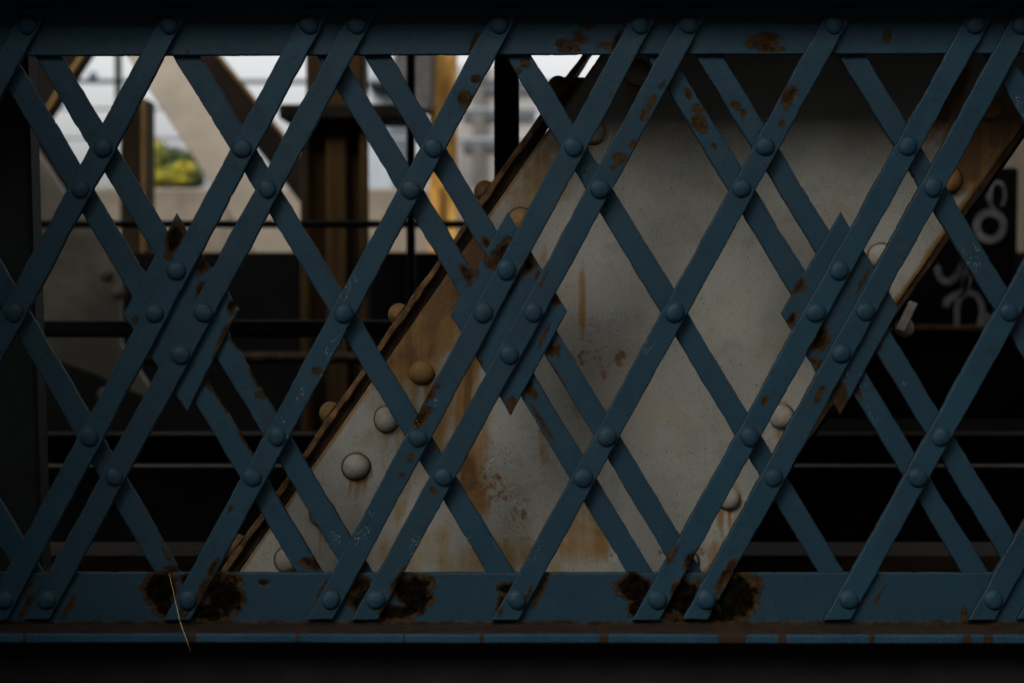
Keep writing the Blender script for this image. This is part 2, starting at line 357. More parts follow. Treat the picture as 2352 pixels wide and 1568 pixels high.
RUST_BACK = [(1580, 215, 10, 18, -20, .6), (1608, 285, 20, 26, -32, .72), (1640, 335, 8, 14, -32, .6), (1600, 250, 14, 14, 0, .5), (1690, 242, 12, 10, 0, .72), (1708, 262, 8, 10, 0, .6), (1745, 305, 6, 10, 0, .5), (1290, 150, 14, 14, 0, .4), (1205, 145, 16, 12, 0, .6), (1190, 165, 10, 12, 0, .5),
    (1072, 628, 26, 10, 58, .85), (1120, 560, 20, 10, 60, .8), (545, 775, 18, 26, 0, .85), (585, 870, 6, 40, -31, .6), (600, 905, 18, 14, 0, .55), (500, 905, 8, 40, -31, .6), (520, 935, 8, 16, 0, .6), (560, 1010, 6, 40, -31, .5), (475, 870, 14, 30, -31, .75),
    (718, 1292, 34, 14, 10, .85), (830, 1295, 20, 22, 0, .8), (382, 1272, 8, 26, -31, .62), (395, 1305, 30, 10, 0, .8), (1215, 890, 12, 36, -31, .8), (1270, 800, 16, 22, -31, .7), (1245, 970, 5, 60, -31, .6), (1290, 880, 5, 60, -31, .55), (1140, 1240, 5, 14, 0, .5), (1130, 1225, 8, 6, 0, .6),
    (1640, 1300, 22, 20, 0, .8), (1520, 1290, 14, 10, 0, .6), (1840, 660, 14, 26, 50, .8), (1895, 575, 10, 10, 0, .5), (1960, 880, 10, 40, -31, .75), (2015, 790, 10, 20, -31, .5), (1795, 1030, 8, 14, 0, .5), (1770, 1020, 14, 6, 0, .4), (1775, 1060, 10, 10, 0, .5), (2105, 1110, 6, 8, 0, .7), (1475, 470, 16, 20, -31, .4), (1390, 470, 8, 12, 0, .6)]
RUST_GUSSET = [(402, 545, 22, 38, 15, .98), (392, 575, 12, 30, 20, .7), (470, 610, 14, 30, 28, .85), (462, 668, 14, 24, 10, .95), (455, 700, 12, 16, 0, .7), (530, 705, 14, 22, 20, .95), (515, 770, 8, 60, 28, .8), (455, 590, 20, 8, 55, .7), (345, 745, 6, 60, 28, .5), (310, 735, 10, 12, 0, .4),
    (1158, 575, 22, 34, 28, .95), (1130, 600, 26, 24, 28, .75), (1065, 650, 28, 14, -30, .8), (1090, 625, 14, 16, 0, .7), (1215, 610, 16, 30, 28, .95), (1235, 640, 10, 20, 0, .7), (1190, 640, 6, 60, 28, .6), (1280, 690, 14, 14, 0, .7), (1175, 930, 16, 24, 0, .62), (1150, 850, 6, 30, 28, .5), (1250, 770, 5, 50, 28, .5), (1100, 840, 16, 8, -58, .7),
    (1832, 655, 16, 26, 40, .82), (1818, 735, 10, 26, 28, .9), (1885, 775, 22, 34, 20, .8), (1885, 850, 14, 24, 0, .75), (1930, 915, 18, 40, 0, .75), (1985, 640, 6, 40, 28, .5), (1870, 830, 12, 8, 60, .7)]
SPECKS = [(1345, 385, 14, 26), (690, 905, 8, 30, 28), (645, 1000, 20, 12), (650, 960, 10, 14), (742, 880, 16, 30, 28), (720, 910, 30, 8, -20), (765, 800, 20, 30, 28), (800, 660, 14, 50, 28), (830, 1230, 20, 40, 28), (850, 1180, 16, 14), (775, 1235, 12, 30, -31), (900, 1195, 12, 24, 28), (965, 1250, 30, 40, 28, .8), (1228, 1270, 12, 40, 28), (1140, 1250, 12, 22), (1080, 1240, 8, 30), (940, 900, 16, 30, -31), (905, 850, 10, 10), (2235, 600, 16, 40, -31), (2240, 570, 8, 20, -31), (2080, 880, 16, 12), (2005, 955, 8, 26, -31), (1470, 1255, 14, 10, 0, .8), (1515, 1220, 10, 8), (960, 965, 8, 20, 28), (1000, 925, 8, 16, 28), (1550, 640, 30, 40, 28, .6), (1490, 800, 20, 40, 28, .6), (1970, 860, 40, 60, 28, .5), (2130, 880, 20, 60, 28, .6), (2352, 250, 16, 40, -31), (605, 1200, 16, 20, 28, .6), (1720, 520, 8, 20, -31, .8), (920, 100, 7, 14, 0, 1), (900, 122, 30, 5, 0, .8), (1115, 118, 8, 4, 0, .9), (170, 1378, 3, 4, 0, 1.3), (455, 1335, 10, 14, 0, .9), (1330, 430, 10, 6), (1200, 1320, 20, 8, 0, .6)]

# ------------------------------------------------------------------ the blue lattice girder
GIRD = thing('lattice_girder', 'blue riveted lattice girder with rusty crossed flat bars between two chords', 'lattice girder', (0, 0, .62))
TCH, TBAR, TGUS = .012, .014, .010
top_leg = plate('top_chord', [(-260, 12), (2620, 6), (2620, 123.5), (-260, 129.5)], 0, TCH, BLUE, GIRD, rust=RUST_CHORD_TOP, speck=SPECKS, jit=.7, bend=.002)
bot_leg = plate('bottom_chord', [(-260, 1314), (2620, 1315), (2620, 1439), (-260, 1436)], 0, TCH, BLUE, GIRD, rust=[tuple(b[:4]) + ((b[4] if len(b) > 4 else 0), (b[5] if len(b) > 5 else 1.0) * (1.3 if (len(b) < 6 or b[5] > .7) else 1.0)) for b in RUST_CHORD_BOTTOM], speck=SPECKS, jit=.7, seed=2, bend=.002)
def ledge(name, pyl, pyr, thick, up):
    # projecting horizontal leg of the angle, rounded nose, subdivided along its length
    xs = np.linspace(-1.62, 1.62, 420)
    verts, st, rs = [], [], []
    for i, x in enumerate(xs):
        px = PW / 2 + x / mpp(0)
        py = pyl + (pyr - pyl) * (px / PW); z = P(px, py, 0)[2]
        wob = (random.random() - .5) * .0012 + .0015 * math.sin(x * 7) + .001 * math.sin(x * 23 + 1)
        if up: prof = [(.014, z), (-.0, z), (-.097 + wob, z + .001), (-.1 + wob, z + .004), (-.1 + wob, z + thick - .004), (-.097 + wob, z + thick), (.014, z + thick)]
        else: prof = [(.014, z - thick), (-.097 + wob, z - thick), (-.1 + wob, z - thick + .004), (-.1 + wob, z - .007), (-.097 + wob, z - .002), (-.091 + wob, z), (-.0, z), (.014, z)]
        for k, (yy, zz) in enumerate(prof):
            verts.append((x, yy, zz)); st.append(1.0 if (not up and k >= 5) else 0.0)
            rs.append(max([0] + [max(0, 1.25 - abs(px - c) / r) for c, r in ((450, 15), (690, 6), (1108, 6), (1384, 13), (1672, 42), (1787, 11), (1990, 7), (2206, 11), (2254, 14), (75, 5), (930, 4))]) if not up else 0)
    n = len(prof); faces = []
    for i in range(len(xs) - 1):
        for k in range(n): faces.append((i * n + k, i * n + (k + 1) % n, (i + 1) * n + (k + 1) % n, (i + 1) * n + k))
    faces.append(tuple(range(n))[::-1]); faces.append(tuple(range((len(xs) - 1) * n, len(xs) * n)))
    if not up: faces = [f[::-1] for f in faces]
    return mesh_obj(name, verts, faces, LEDGE, GIRD, dict(stain=st, rust=np.clip(rs, 0, 1)), smooth=False)
ledge('top_flange', 13.5, 9, .02, True)
ledge('bottom_flange', 1432, 1435, .024, False)

def rivet_mesh(name, r, h, mat, seed, stain=0.0, collar=True):
    rnd = random.Random(seed); verts, faces, st = [], [], []
    prof = []
    n = 22
    if collar: prof += [(1.13, .0), (1.10, .045), (1.0, .055)]
    else: prof += [(1.06, 0), (1.03, .05)]
    for k in range(0, 9):
        a = k / 8 * math.pi / 2
        prof.append((math.cos(a) ** .92, .08 + .92 * math.sin(a)))
    ph = rnd.random() * 6
    for i, (q, hh) in enumerate(prof[:-1]):
        for k in range(n):
            t = 2 * math.pi * k / n
            wob = 1 + .035 * math.sin(2 * t + ph) + .02 * math.sin(3 * t + 2 * ph)
            x = q * r * wob * math.cos(t); z = q * r * wob * math.sin(t)
            verts.append((x, -hh * h * (1 + .04 * math.sin(t * 2 + ph) * q), z))
            st.append(stain + (1.4 if (i < 3 and collar) else 0) + .25 * max(0, -math.sin(t)) * (q > .8) * stain)
    verts.append((0, -h, 0)); st.append(stain)
    m = len(prof) - 1
    for i in range(m - 1):
        for k in range(n): faces.append((i * n + k, i * n + (k + 1) % n, (i + 1) * n + (k + 1) % n, (i + 1) * n + k))
    for k in range(n): faces.append(((m - 1) * n + k, (m - 1) * n + (k + 1) % n, m * n))
    me = bpy.data.meshes.new(name); me.from_pydata(verts, [], faces)
    me.polygons.foreach_set('use_smooth', [True] * len(me.polygons))
    at = me.attributes.new('stain', 'FLOAT', 'POINT'); at.data.foreach_set('value', np.asarray(st, np.float32))
    me.materials.append(mat); return me
BLUE_RIV = [rivet_mesh('rivet', .0232, .0118, BLUE, s, 0, False) for s in range(5)]
def put(me, name, loc, parent, rot=(0, 0, 0), sc=1.0):
    o = bpy.data.objects.new(name, me); COL.objects.link(o); o.location = loc; o.rotation_euler = rot; o.scale = (sc,) * 3
    attach(o, parent); return o

# front bars: x at the top rivets (py 57) and at the bottom rivets (py 1377)
FRONT = [(-268, -1012), (62, -672), (388, -324), (710, 10), (820, 108), (1147, 432), (1470, 760), (1582, 863), (1915, 1187), (2241, 1510), (2346, 1622), (2682, 1950), (3016, 2282), (3128, 2392)]
HW = 30.5
YF = -TBAR
bars = []
for i, (xt, xb) in enumerate(FRONT):
    s = (xt - xb) / 1320.0
    X = lambda py: xt - s * (py - 57)
    if max(X(20), X(1425)) < -40 or min(X(20), X(1425)) > 2400: continue
    yt, yb = 17, 1424
    quad = [(X(yt) - HW, yt), (X(yt) + HW, yt), (X(yb) + HW, yb), (X(yb) - HW, yb)]
    o = plate('lattice_bar', quad, YF, TBAR, BLUE, GIRD, cell=4.5, jit=2.0, rust=RUST_BARS, speck=SPECKS, seed=10 + i, bend=.003)
    bars.append((i, X, o))
    for py in (57, 1377):
        if -40 < X(py) < 2400: put(random.choice(BLUE_RIV), 'rivet', P1(X(py), py, YF + .0005), o, (0, random.random() * 6, 0))
# back bars, through pairs of rivet crossings
CROSS = [[(-119, 1002)], [(-180, 332), (-130, 430), (32, 718), (205, 1002), (262, 1095)], [(185, 435), (355, 720), (415, 815), (580, 1096)], [(237, 340), (405, 622), (467, 718), (636, 1002)],
    [(557, 342), (614, 434), (790, 720), (960, 1005), (1018, 1096)], [(943, 436), (1110, 718), (1170, 815), (1340, 1097)], [(995, 340), (1163, 620), (1225, 718), (1395, 1003)],
    [(1317, 338), (1378, 434), (1550, 718), (1722, 1004), (1777, 1096)], [(1703, 433), (1874, 718), (1933, 812), (2108, 1097)], [(1757, 337), (1928, 622), (1988, 716), (2162, 1003)], [(2085, 336), (2143, 430), (2318, 717)], [(2472, 428)]]
YB = TGUS + .001
for i, c in enumerate(CROSS):
    if len(c) > 1:
        A = np.array(c, float); s, x0 = np.polyfit(A[:, 1], A[:, 0], 1)
    else:
        s = .594; x0 = c[0][0] - s * c[0][1]
    X = lambda py: x0 + s * py
    yt, yb = 60, 1390
    hw = 30.5
    if i == 1: yt = 60
    quad = [(X(yt) - hw, yt), (X(yt) + hw, yt), (X(yb) + hw, yb), (X(yb) - hw, yb)]
    o = plate('back_lattice_bar', quad, .0135, TBAR, BLUE, GIRD, cell=4.5, jit=2.0, rust=RUST_BACK, speck=SPECKS, seed=40 + i, bend=.002)
    for (px, py) in c:
        if not (-40 < px < 2400): continue
        best = min(bars, key=lambda b: abs(b[1](py) - px))
        put(random.choice(BLUE_RIV), 'rivet', P1(px, py, YF + .0005), best[2], (0, random.random() * 6, 0), random.uniform(.96, 1.05))
        bm = tube_bm([P1(px, py, -.001), P1(px, py, .0135)], .017, 14)
        bm_obj('rivet_shank', bm, BLUE, best[2])
for q in ([(405, 489), (549, 711), (430, 946), (283, 724)], [(1165, 488), (1304, 714), (1173, 956), (1036, 722)], [(1932, 486), (2066, 711), (1930, 951), (1794, 720)]):
    plate('gusset_plate', q, .001, TGUS, BLUE, GIRD, cell=4, jit=1.2, rust=RUST_GUSSET, speck=SPECKS, seed=70 + int(q[0][0]) % 7)

# ------------------------------------------------------------------ the white sloping truss member close behind the girder
YW = .28
DIAG = thing('truss_diagonal', 'wide off-white sloping steel truss member with round rivets and orange rust stains', 'truss member', (0, YW, .2))
def xl(py): return 1378 + (128 - py) * .6993
def xr(py): return 1629 + (1312 - py) * .702
WR = [(968, 855), (888, 963), (818, 1071), (741, 1180), (663, 1284), (1193, 510), (1362, 300), (1462, 168), (1795, 957), (1672, 1142), (2022, 588), (2180, 415), (1575, 1290), (2270, 250)]
def plate_stain(px, py):
    ang = math.degrees(math.atan2(-1, .6993))
    base = blobs([(985, 740, 230, 85, ang, .78), (1045, 650, 150, 66, ang, 1.05), (1085, 780, 24, 110, 0, .75), (940, 1000, 120, 110, 0, .32), (1060, 1000, 80, 160, 0, .42), (1010, 690, 170, 55, ang, .82), (1075, 590, 60, 34, ang, .9), (1090, 700, 24, 60, 0, .72), (960, 800, 90, 45, ang, .5), (1075, 890, 11, 95, 4, 1.1), (1060, 930, 18, 110, 4, .7), (1020, 960, 22, 130, 14, .5), (1075, 1090, 26, 60, 0, .85), (1090, 1150, 44, 46, 30, .6),
        (1250, 400, 60, 90, ang, .42), (1205, 480, 50, 70, 0, .5), (1290, 330, 60, 40, ang, .3), (1337, 690, 9, 110, 0, .55), (1250, 610, 12, 60, 0, .4), (1330, 1240, 90, 70, 0, .48), (1150, 1290, 200, 60, 0, .36), (960, 1260, 120, 60, 0, .33), (920, 1150, 20, 90, 10, .35), (1250, 1000, 14, 110, 0, .33), (1360, 1170, 40, 60, 0, .5),
        (2235, 330, 80, 150, 32, .95), (2180, 200, 40, 130, 20, 1.05), (2265, 430, 40, 60, 30, .75), (2330, 300, 50, 100, 20, .85), (1700, 1210, 26, 40, 0, .5), (1640, 1270, 26, 30, 0, .45), (1460, 215, 30, 60, 0, .35)], px, py, 11, .55, 1 / 40.)
    # rust weeping from under the rivets and a rusted seam along both edges
    weep = blobs([(x, y, 36, 36, 0, .42) for x, y in WR], px, py, 12, .4)
    rw = random.Random(5)
    for x, y in WR:
        for k in range(3):
            L = rw.uniform(45, 135); w0 = rw.uniform(4, 13); ox = rw.uniform(-17, 17); a = rw.uniform(.35, .9)
            t = (py - y - 18) / L
            cx = x + ox + (vnoise(py / 30., py * 0 + x, 7) - .5) * 9
            f = np.exp(-((px - cx) / (w0 * (1.1 - .6 * np.clip(t, 0, 1)))) ** 2) * np.clip(1 - t, 0, 1) ** .8 * (t > 0) * a
            weep = np.maximum(weep, f)
    seam = np.clip(1 - np.abs(px - xl(py) - 4) / 9, 0, 1) * .75 + np.clip(1 - np.abs(px - xr(py) + 4) / (14 + 10 * vnoise(px / 40, py / 40, 4)), 0, 1) * .85
    return np.maximum(np.maximum(base, weep), seam)
PIT = [(1140, 1080, 55, 110, -20, 1.0), (1185, 1190, 50, 60, 0, .9), (1400, 800, 90, 90, 0, 1.0), (1330, 740, 60, 50, 0, .7), (1320, 900, 30, 90, -31, 1.0), (1290, 880, 40, 60, 0, .8), (1440, 740, 60, 40, 0, .7), (1350, 1100, 60, 40, 0, .4)]
PRUST = [(1130, 1120, 46, 40, 30, .62), (1190, 1170, 40, 34, 0, .5), (1215, 1245, 22, 14, 0, .6), (1425, 825, 16, 22, 0, .85), (1385, 860, 14, 20, 0, .7), (1340, 820, 16, 22, 0, .72), (1360, 790, 8, 12, 0, .6), (1385, 830, 30, 26, 0, .48), (1315, 880, 12, 10, 0, .5), (1290, 925, 8, 8, 0, .5), (1210, 1095, 20, 14, 0, .4), (1380, 1215, 40, 50, 0, .45), (1420, 1280, 26, 18, 0, .5), (1610, 1270, 14, 14, 0, .6), (1520, 1270, 12, 10, 0, .6), (1380, 1000, 5, 20, 0, .4)]
def pitdisp(px, py):
    p = blobs(PIT, px, py, 31, .6)
    return p * (fbm(px / 5.0, py / 4.0, 33, 2) - .5) * .004 + (fbm(px / 160., py / 160., 34, 2) - .5) * .006
yt_, yb_ = 6, 1440
plate('web_plate', [(xl(yt_), yt_), (xr(yt_), yt_), (xr(yb_), yb_), (xl(yb_), yb_)], YW, .014, WHITE, DIAG, cell=4.2, jit=.8, rust=PRUST, stain=plate_stain, disp=pitdisp, extra=dict(pit=lambda a, b: blobs(PIT, a, b, 31, .6)), bevpx=2)
WRIV = {}
for i, (x, y) in enumerate(WR):
    st = .75 if (x, y) == (968, 855) or x > 2150 else (.62 if (x, y) in ((1193, 510), (1044, 742)) else random.uniform(.05, .22))
    me = rivet_mesh('rivet', .0335, .0275, RIVW, 100 + i, st)
    put(me, 'rivet', P1(x, y, YW + .0005), DIAG, (0, random.random() * .6, 0), random.uniform(.95, 1.05))
def side(name, f, o0, o1, y, t, mat, ya, yb, bev=.004, n=60, amp=2.0, parent=DIAG, pw=1.0):
    """a rail of the member that runs along its sloping edge: real bar with depth t and a worn outline"""
    ys = np.linspace(ya, yb, n); rnd = random.Random(name)
    V = []; F = []
    for k, py in enumerate(ys):
        j0 = (vnoise(np.array([k * .37]), np.array([3.3]), 5)[0] - .5) * amp * 2; j1 = (vnoise(np.array([k * .41]), np.array([9.3]), 6)[0] - .5) * amp * 2
        a = f(py) + o0 + j0; b = f(py) + o1 + j1; e = min(2.5, (b - a) * .3)
        for (px, yy) in ((a, y + t), (a, y + bev), (a + e, y), (b - e, y), (b, y + bev), (b, y + t)): V.append(P(px, py, y) * 0 + P(px, py, y) + np.array((0, yy - y, 0)))
    for k in range(n - 1):
        for c in range(6): F.append((k * 6 + c, (k + 1) * 6 + c, (k + 1) * 6 + (c + 1) % 6, k * 6 + (c + 1) % 6))
    F.append(tuple(range(6))); F.append(tuple(range((n - 1) * 6, n * 6))[::-1])
    return mesh_obj(name, V, F, mat, parent, smooth=False)
side('flange', xl, -44, -27, YW + .012, .30, RUSTEDGE, 10, 1430, n=150, amp=3.5)
side('flange_angle', xl, -30, -1, YW + .034, .05, RUSTDARK, 178, 1430, n=110, amp=4)
side('edge_angle', xr, 1.5, 17, YW + .004, .30, RUSTDARK, 6, 1430, n=110, amp=2)
side('cover_strip', xr, 14, 26, YW + .05, .26, BLACKSTEEL, 6, 1430, n=50, amp=1)
# rivets on the outer face of the left flange, seen from the side
fl_riv = rivet_mesh('rivet', .030, .030, RIVW, 300, .72)
for (px, py) in ((918, 722), (768, 948), (566, 1252), (1293, 200), (1115, 440)):
    d = P1(xl(0) - 10, 0, .34) - P1(xl(1000) - 10, 1000, .34); d.y = 0; d.normalize()
    nrm = Vector((-d.z, 0, d.x))
    loc = P1(xl(py) - 45, py, YW + .10)
    o = put(fl_riv, 'rivet', loc, DIAG); o.rotation_mode = 'QUATERNION'; o.rotation_quaternion = Vector((0, -1, 0)).rotation_difference(nrm)
# small rivet and bent tab on the right edge
mt = plain('grey_tab_steel', (.17, .15, .125), .6, 30)
put(rivet_mesh('rivet', .026, .024, RIVW, 301, .25), 'rivet', P1(2076, 752, YW + .05), DIAG)
bm_obj('bent_tab', prism_px([(2092, 690), (2110, 697), (2078, 764), (2061, 757)], YW - .004, .03, .003), mt, DIAG)

# ------------------------------------------------------------------ ground, bed, kerb
def sheet(name, x0, x1, y0, y1, z, mat):
    o = mesh_obj(name, [(x0, y0, z), (x1, y0, z), (x1, y1, z), (x0, y1, z)], [(0, 1, 2, 3)], mat); o['kind'] = 'structure'; return o
ASPH = plain('asphalt', (.045, .045, .046), .9, 30)
sheet('ground', -900, 900, -300, 900, -.02, ASPH)
BED = plain('shade_dark_bed', (.010, .0085, .007), .95, 40, .4, 1.0)  # base colour lowered so the shaded bed stays dark
bm = box_bm((-40, .55, -.016), (40, 7.4, .06), 0); o = bm_obj('track_bed', bm, BED); o['kind'] = 'structure'
tag(bm_obj('kerb_wall', box_bm((-30, .002, -.016), (30, .16, P(0, 1432, 0)[2] - .0255), .004), BLACKSTEEL), 'low black kerb wall in shadow under the blue girder', 'kerb')
TIMB = rusty_steel('weathered_timber', (.006, .0036, .0014), (.017, .0095, .0032), 14, (.08, 1, 1), .9)
z = P(0, 1276, .62)[2]
tag(bm_obj('timber_baulk', box_bm((-9, .62, .45), (9, .86, z), .006), TIMB), 'long brown timber baulk lying just behind the lattice girder', 'timber')
def rail(name, py, y, label, mat):
    zt = P(0, py, y)[2]; zb = zt - .15
    pr = [(-.064, 0), (.064, 0), (.064, .012), (.012, .03), (.009, .105), (.03, .118), (.033, .143), (.027, .15), (-.027, .15), (-.033, .143), (-.03, .118), (-.009, .105), (-.012, .03), (-.064, .012)]
    V = []; n = len(pr)
    for x in (-30, 30): V += [(x, y + a, zb + b) for a, b in pr]
    F = [(k, (k + 1) % n, n + (k + 1) % n, n + k) for k in range(n)] + [tuple(range(n))[::-1], tuple(range(n, 2 * n))]
    t = thing(name, label, 'rail', (0, y, zb))
    mesh_obj('rail_web', V, F, NEARBLACK, t)
    bm_obj('stringer', box_bm((-30, y - .11, zb - .42), (30, y + .11, zb - .002), .006), NEARBLACK, t)
    bm_obj('rail_head', box_bm((-30, y - .03, zt - .002), (30, y + .03, zt + .003), .001), mat, t); return t
RAILTOP = plain('polished_rail', (.045, .032, .019), .65, 40, .2, .1, .7)
rail('track_rail', 1070, 2.0, 'nearer steel track rail with a thin shiny top in the shadows', RAILTOP)
rail('track_rail', 996, 3.07, 'farther steel track rail with a thin bright top in the shadows', RAILTOP)
# ------------------------------------------------------------------ posts and pipes close behind
def beam_px(name, a, b, wa, wb, y, t, mat, parent=None, bev=.01):
    """straight member between two pixels, horizontal pixel widths wa, wb"""
    return bm_obj(name, prism_px([(a[0] - wa / 2, a[1]), (a[0] + wa / 2, a[1]), (b[0] + wb / 2, b[1]), (b[0] - wb / 2, b[1])], y, t, bev), mat, parent)
o = beam_px('steel_post', (5, -60), (28, 1560), 104, 150, .42, .10, DARKSTEEL); tag(o, 'wide dark green post at the far left behind the lattice', 'post')
o = beam_px('steel_post', (1163, -60), (1166, 1250), 58, 58, .95, .06, BLACKSTEEL); tag(o, 'narrow black post between the orange column and the white member', 'post')
o = beam_px('pole', (943, -40), (943, 900), 20, 20, 2.9, .05, BLACKSTEEL); tag(o, 'thin black pole left of the orange column', 'pole')
def hpipe(name, py, hpx, y, mat, label, cat, x0=-3.2, x1=2.2):
    z = P(0, py, y)[2]; r = hpx * mpp(y) / 2
    t = tag(bm_obj(name, tube_bm([(x0, y, z), (x1, y, z)], r, 16), mat, None, True), label, cat); return t
hpipe('hand_rail', 515, 17, 3.4, BLACKSTEEL, 'upper black hand rail running level across the rusty column', 'hand rail', -4.5, 1.6)
hpipe('service_pipe', 755, 40, 1.55, DARKSTEEL, 'thick dark service pipe running level at the middle left', 'pipe', -3.2, 1.2)
hpipe('service_pipe', 822, 26, 4.2, RUSTDARK, 'thinner brown service pipe below the thick dark pipe', 'pipe', -6, 1.8)

# ------------------------------------------------------------------ the far truss
YT = 5.6
CREAM = plain('cream_truss_paint', (.40, .345, .27), .7, 4, .12)
GREYP = plain('dirty_grey_paint', (.19, .17, .135), .75, 5, .3)
BRN = rusty_steel('brown_truss_paint', (.004, .0026, .0016), (.014, .008, .004), 3, (1, 1, .3))
ORNG = rusty_steel('orange_ochre_paint', (.34, .16, .035), (.95, .54, .14), 6, (1, 1, .2), .6)
FT = thing('far_truss', 'far bridge truss with a cream diagonal crossing dark brown braces', 'truss', (-1.8, YT, .62))
beam_px('cream_diagonal', (330, 90), (690, 640), 128, 128, YT, .25, CREAM, FT)
beam_px('dark_diagonal', (430, 90), (735, 470), 84, 84, YT + .35, .22, BRN, FT)
beam_px('cross_brace', (165, 90), (30, 300), 112, 112, YT + .62, .18, BRN, FT)
beam_px('cross_brace', (40, 262), (230, 560), 40, 40, YT + .05, .12, BRN, FT)
beam_px('vertical', (304, 225), (304, 640), 58, 58, YT + 1.0, .3, rusty_steel('ochre_brown_paint', (.012, .008, .0045), (.032, .019, .008), 3), FT)
LIT_RIM = rusty_steel('lit_edge_ochre', (.10, .055, .018), (.22, .125, .04), 5)  # lit orange rims put in as ochre strips along the member edges
beam_px('edge_angle', (329, 228), (329, 640), 9, 9, YT + .97, .03, LIT_RIM, FT)
beam_px('edge_angle', (212, 90), (77, 300), 13, 13, YT + .58, .035, LIT_RIM, FT)
beam_px('edge_angle', (475, 95), (776, 470), 9, 9, YT + .32, .025, LIT_RIM, FT)
beam_px('edge_angle', (26, 262), (214, 558), 9, 9, YT + .02, .025, LIT_RIM, FT)
# bottom chord of the far truss, deep and black
zt = P(0, 579, YT - .3)[2]
bm_obj('bottom_beam', box_bm((-14, YT - .3, .05), (14, YT + .1, zt), .01), NEARBLACK, FT)
GP = thing('joint_plate', 'dirty grey riveted joint plate behind the lower left lattice bars', 'gusset plate', tuple(P(200, 900, 3.9)))
jp = bm_obj('grey_plate', prism_px([(30, 262), (172, 478), (276, 556), (278, 790), (372, 930), (215, 860), (30, 790)], 3.9, .05, .006), GREYP, GP)
rvj = rivet_mesh('rivet', .03, .009, plain('joint_rivet', (.12, .105, .08), .8), 400, .9)
for (px, py) in ((244, 630), (108, 742), (272, 672), (240, 905)): put(rvj, 'rivet', P1(px, py, 3.899), GP)

# rusty column with its collar
RCOL = rusty_steel('streaked_rust_column', (.014, .009, .004), (.075, .038, .009), 5, (1, 1, .08))
RC = thing('rusty_column', 'broad rust brown steel column with a dark collar behind the lattice', 'column', tuple(P(765, 900, 4.6)))
def solid_px(name, x0, x1, y0, y1, y, t, mat, parent=None, bev=.01):
    a = P(x0, y0, y); b = P(x1, y1, y)
    return bm_obj(name, box_bm((a[0], y, b[2]), (b[0], y + t, a[2]), bev), mat, parent)
solid_px('web', 700, 838, -200, 1000, 4.64, .3, RCOL, RC)
solid_px('flange', 688, 712, 282, 1000, 4.56, .06, RCOL, RC); solid_px('flange', 826, 848, 282, 1000, 4.56, .06, RCOL, RC)
solid_px('rib', 748, 800, 282, 1000, 4.58, .05, RCOL, RC)
solid_px('collar', 640, 962, 239, 274, 4.5, .5, rusty_steel('dark_collar_rust', (.005, .004, .003), (.014, .009, .005), 6), RC)
# ochre column and the grey box fixed beside it
OC = thing('ochre_column', 'bright orange painted column right of the hanging grey box', 'column', tuple(P(1015, 700, 6.6)))
solid_px('web', 984, 1048, -120, 720, 6.6, .3, ORNG, OC)
solid_px('stiffener', 1006, 1020, 430, 720, 6.55, .05, rusty_steel('ochre_dark', (.16, .08, .018), (.3, .15, .03), 3), OC)  # stiffener in a darker ochre
o = solid_px('signal_box', 905, 992, 60, 252, 6.2, .4, plain('box_grey', (.075, .07, .064), .7)); tag(o, 'dark grey equipment box hanging against the orange column', 'box')

# ------------------------------------------------------------------ far background: parapet, wall, building, tree, wires
PARA = plain('cream_concrete', (.16, .132, .10), .85, 1.3, .45)
z1 = P(0, 432, 9)[2]
tag(bm_obj('parapet_wall', box_bm((-9, 9, -.016), (-.25, 9.3, z1), .02), PARA), 'low cream concrete parapet beyond the far truss', 'wall')
BLD = thing('far_building', 'pale grey building with window bands seen beyond the orange column', 'building', tuple(P(1100, 600, 24)))
BW = plain('pale_render', (.30, .28, .26), .9, 2, .1)
solid_px('wall', 1050, 1232, 150, 640, 24, 6, BW, BLD, .02)
for py in (188, 248, 318): solid_px('window', 1062, 1225, py, py + 24, 23.9, .2, plain('window_band', (.10, .11, .12), .3, 4, .1), BLD, .01)
solid_px('pier', 1085, 1112, 150, 640, 23.85, .3, plain('pier_dark', (.12, .11, .10), .8), BLD, .01)
B2 = thing('distant_house', 'blue grey house wall behind the rusty column', 'house', tuple(P(900, 600, 20)))
solid_px('wall', 846, 905, 130, 640, 20, 4, plain('pale_blue_render', (.30, .33, .36), .9, 2, .1), B2, .02)
solid_px('window', 882, 896, 290, 345, 19.9, .2, plain('house_window', (.16, .24, .27), .3, 4, .1), B2, .01)
solid_px('balcony', 846, 930, 190, 205, 19.4, .6, BLACKSTEEL, B2, .01)

WIRE = plain('cable_dark', (.05, .06, .075), .6, 4, .1)
WIREG = plain('cable_grey', (.22, .24, .26), .6, 4, .1)
def wire(py0, py1, hpx, y, mat, label, sag=.0):
    p = []
    for k in range(25):
        t = k / 24; a = P(-300 + 1700 * t, py0 + (py1 - py0) * t, y); p.append((a[0], y, a[2] - sag * 4 * t * (1 - t)))
    return tag(bm_obj('overhead_cable', tube_bm(p, hpx * mpp(y) / 2, 8), mat, None, True), label, 'cable')
wc = wire(186, 190, 11, 15, WIRE, 'thickest dark overhead cable carrying a small insulator')
bm = tube_bm([P1(205, 172, 15), P1(222, 172, 15)], .055, 10)
ins = bm_obj('insulator', tube_bm([P1(212, 184, 15), P1(214, 172, 15), P1(215, 165, 15)], [.06, .05, .02], 10), WIRE, wc)
bm.free()
wire(248, 252, 9, 15.5, WIREG, 'pale grey overhead cable just under the thick dark one')
wire(314, 322, 9, 16, WIREG, 'lowest grey overhead cable sagging above the parapet', .0)
solid_p = solid_px('signal_post', 262, 276, 100, 260, 12, .1, BLACKSTEEL); tag(solid_p, 'short black post crossing the cables left of the cream diagonal', 'post')

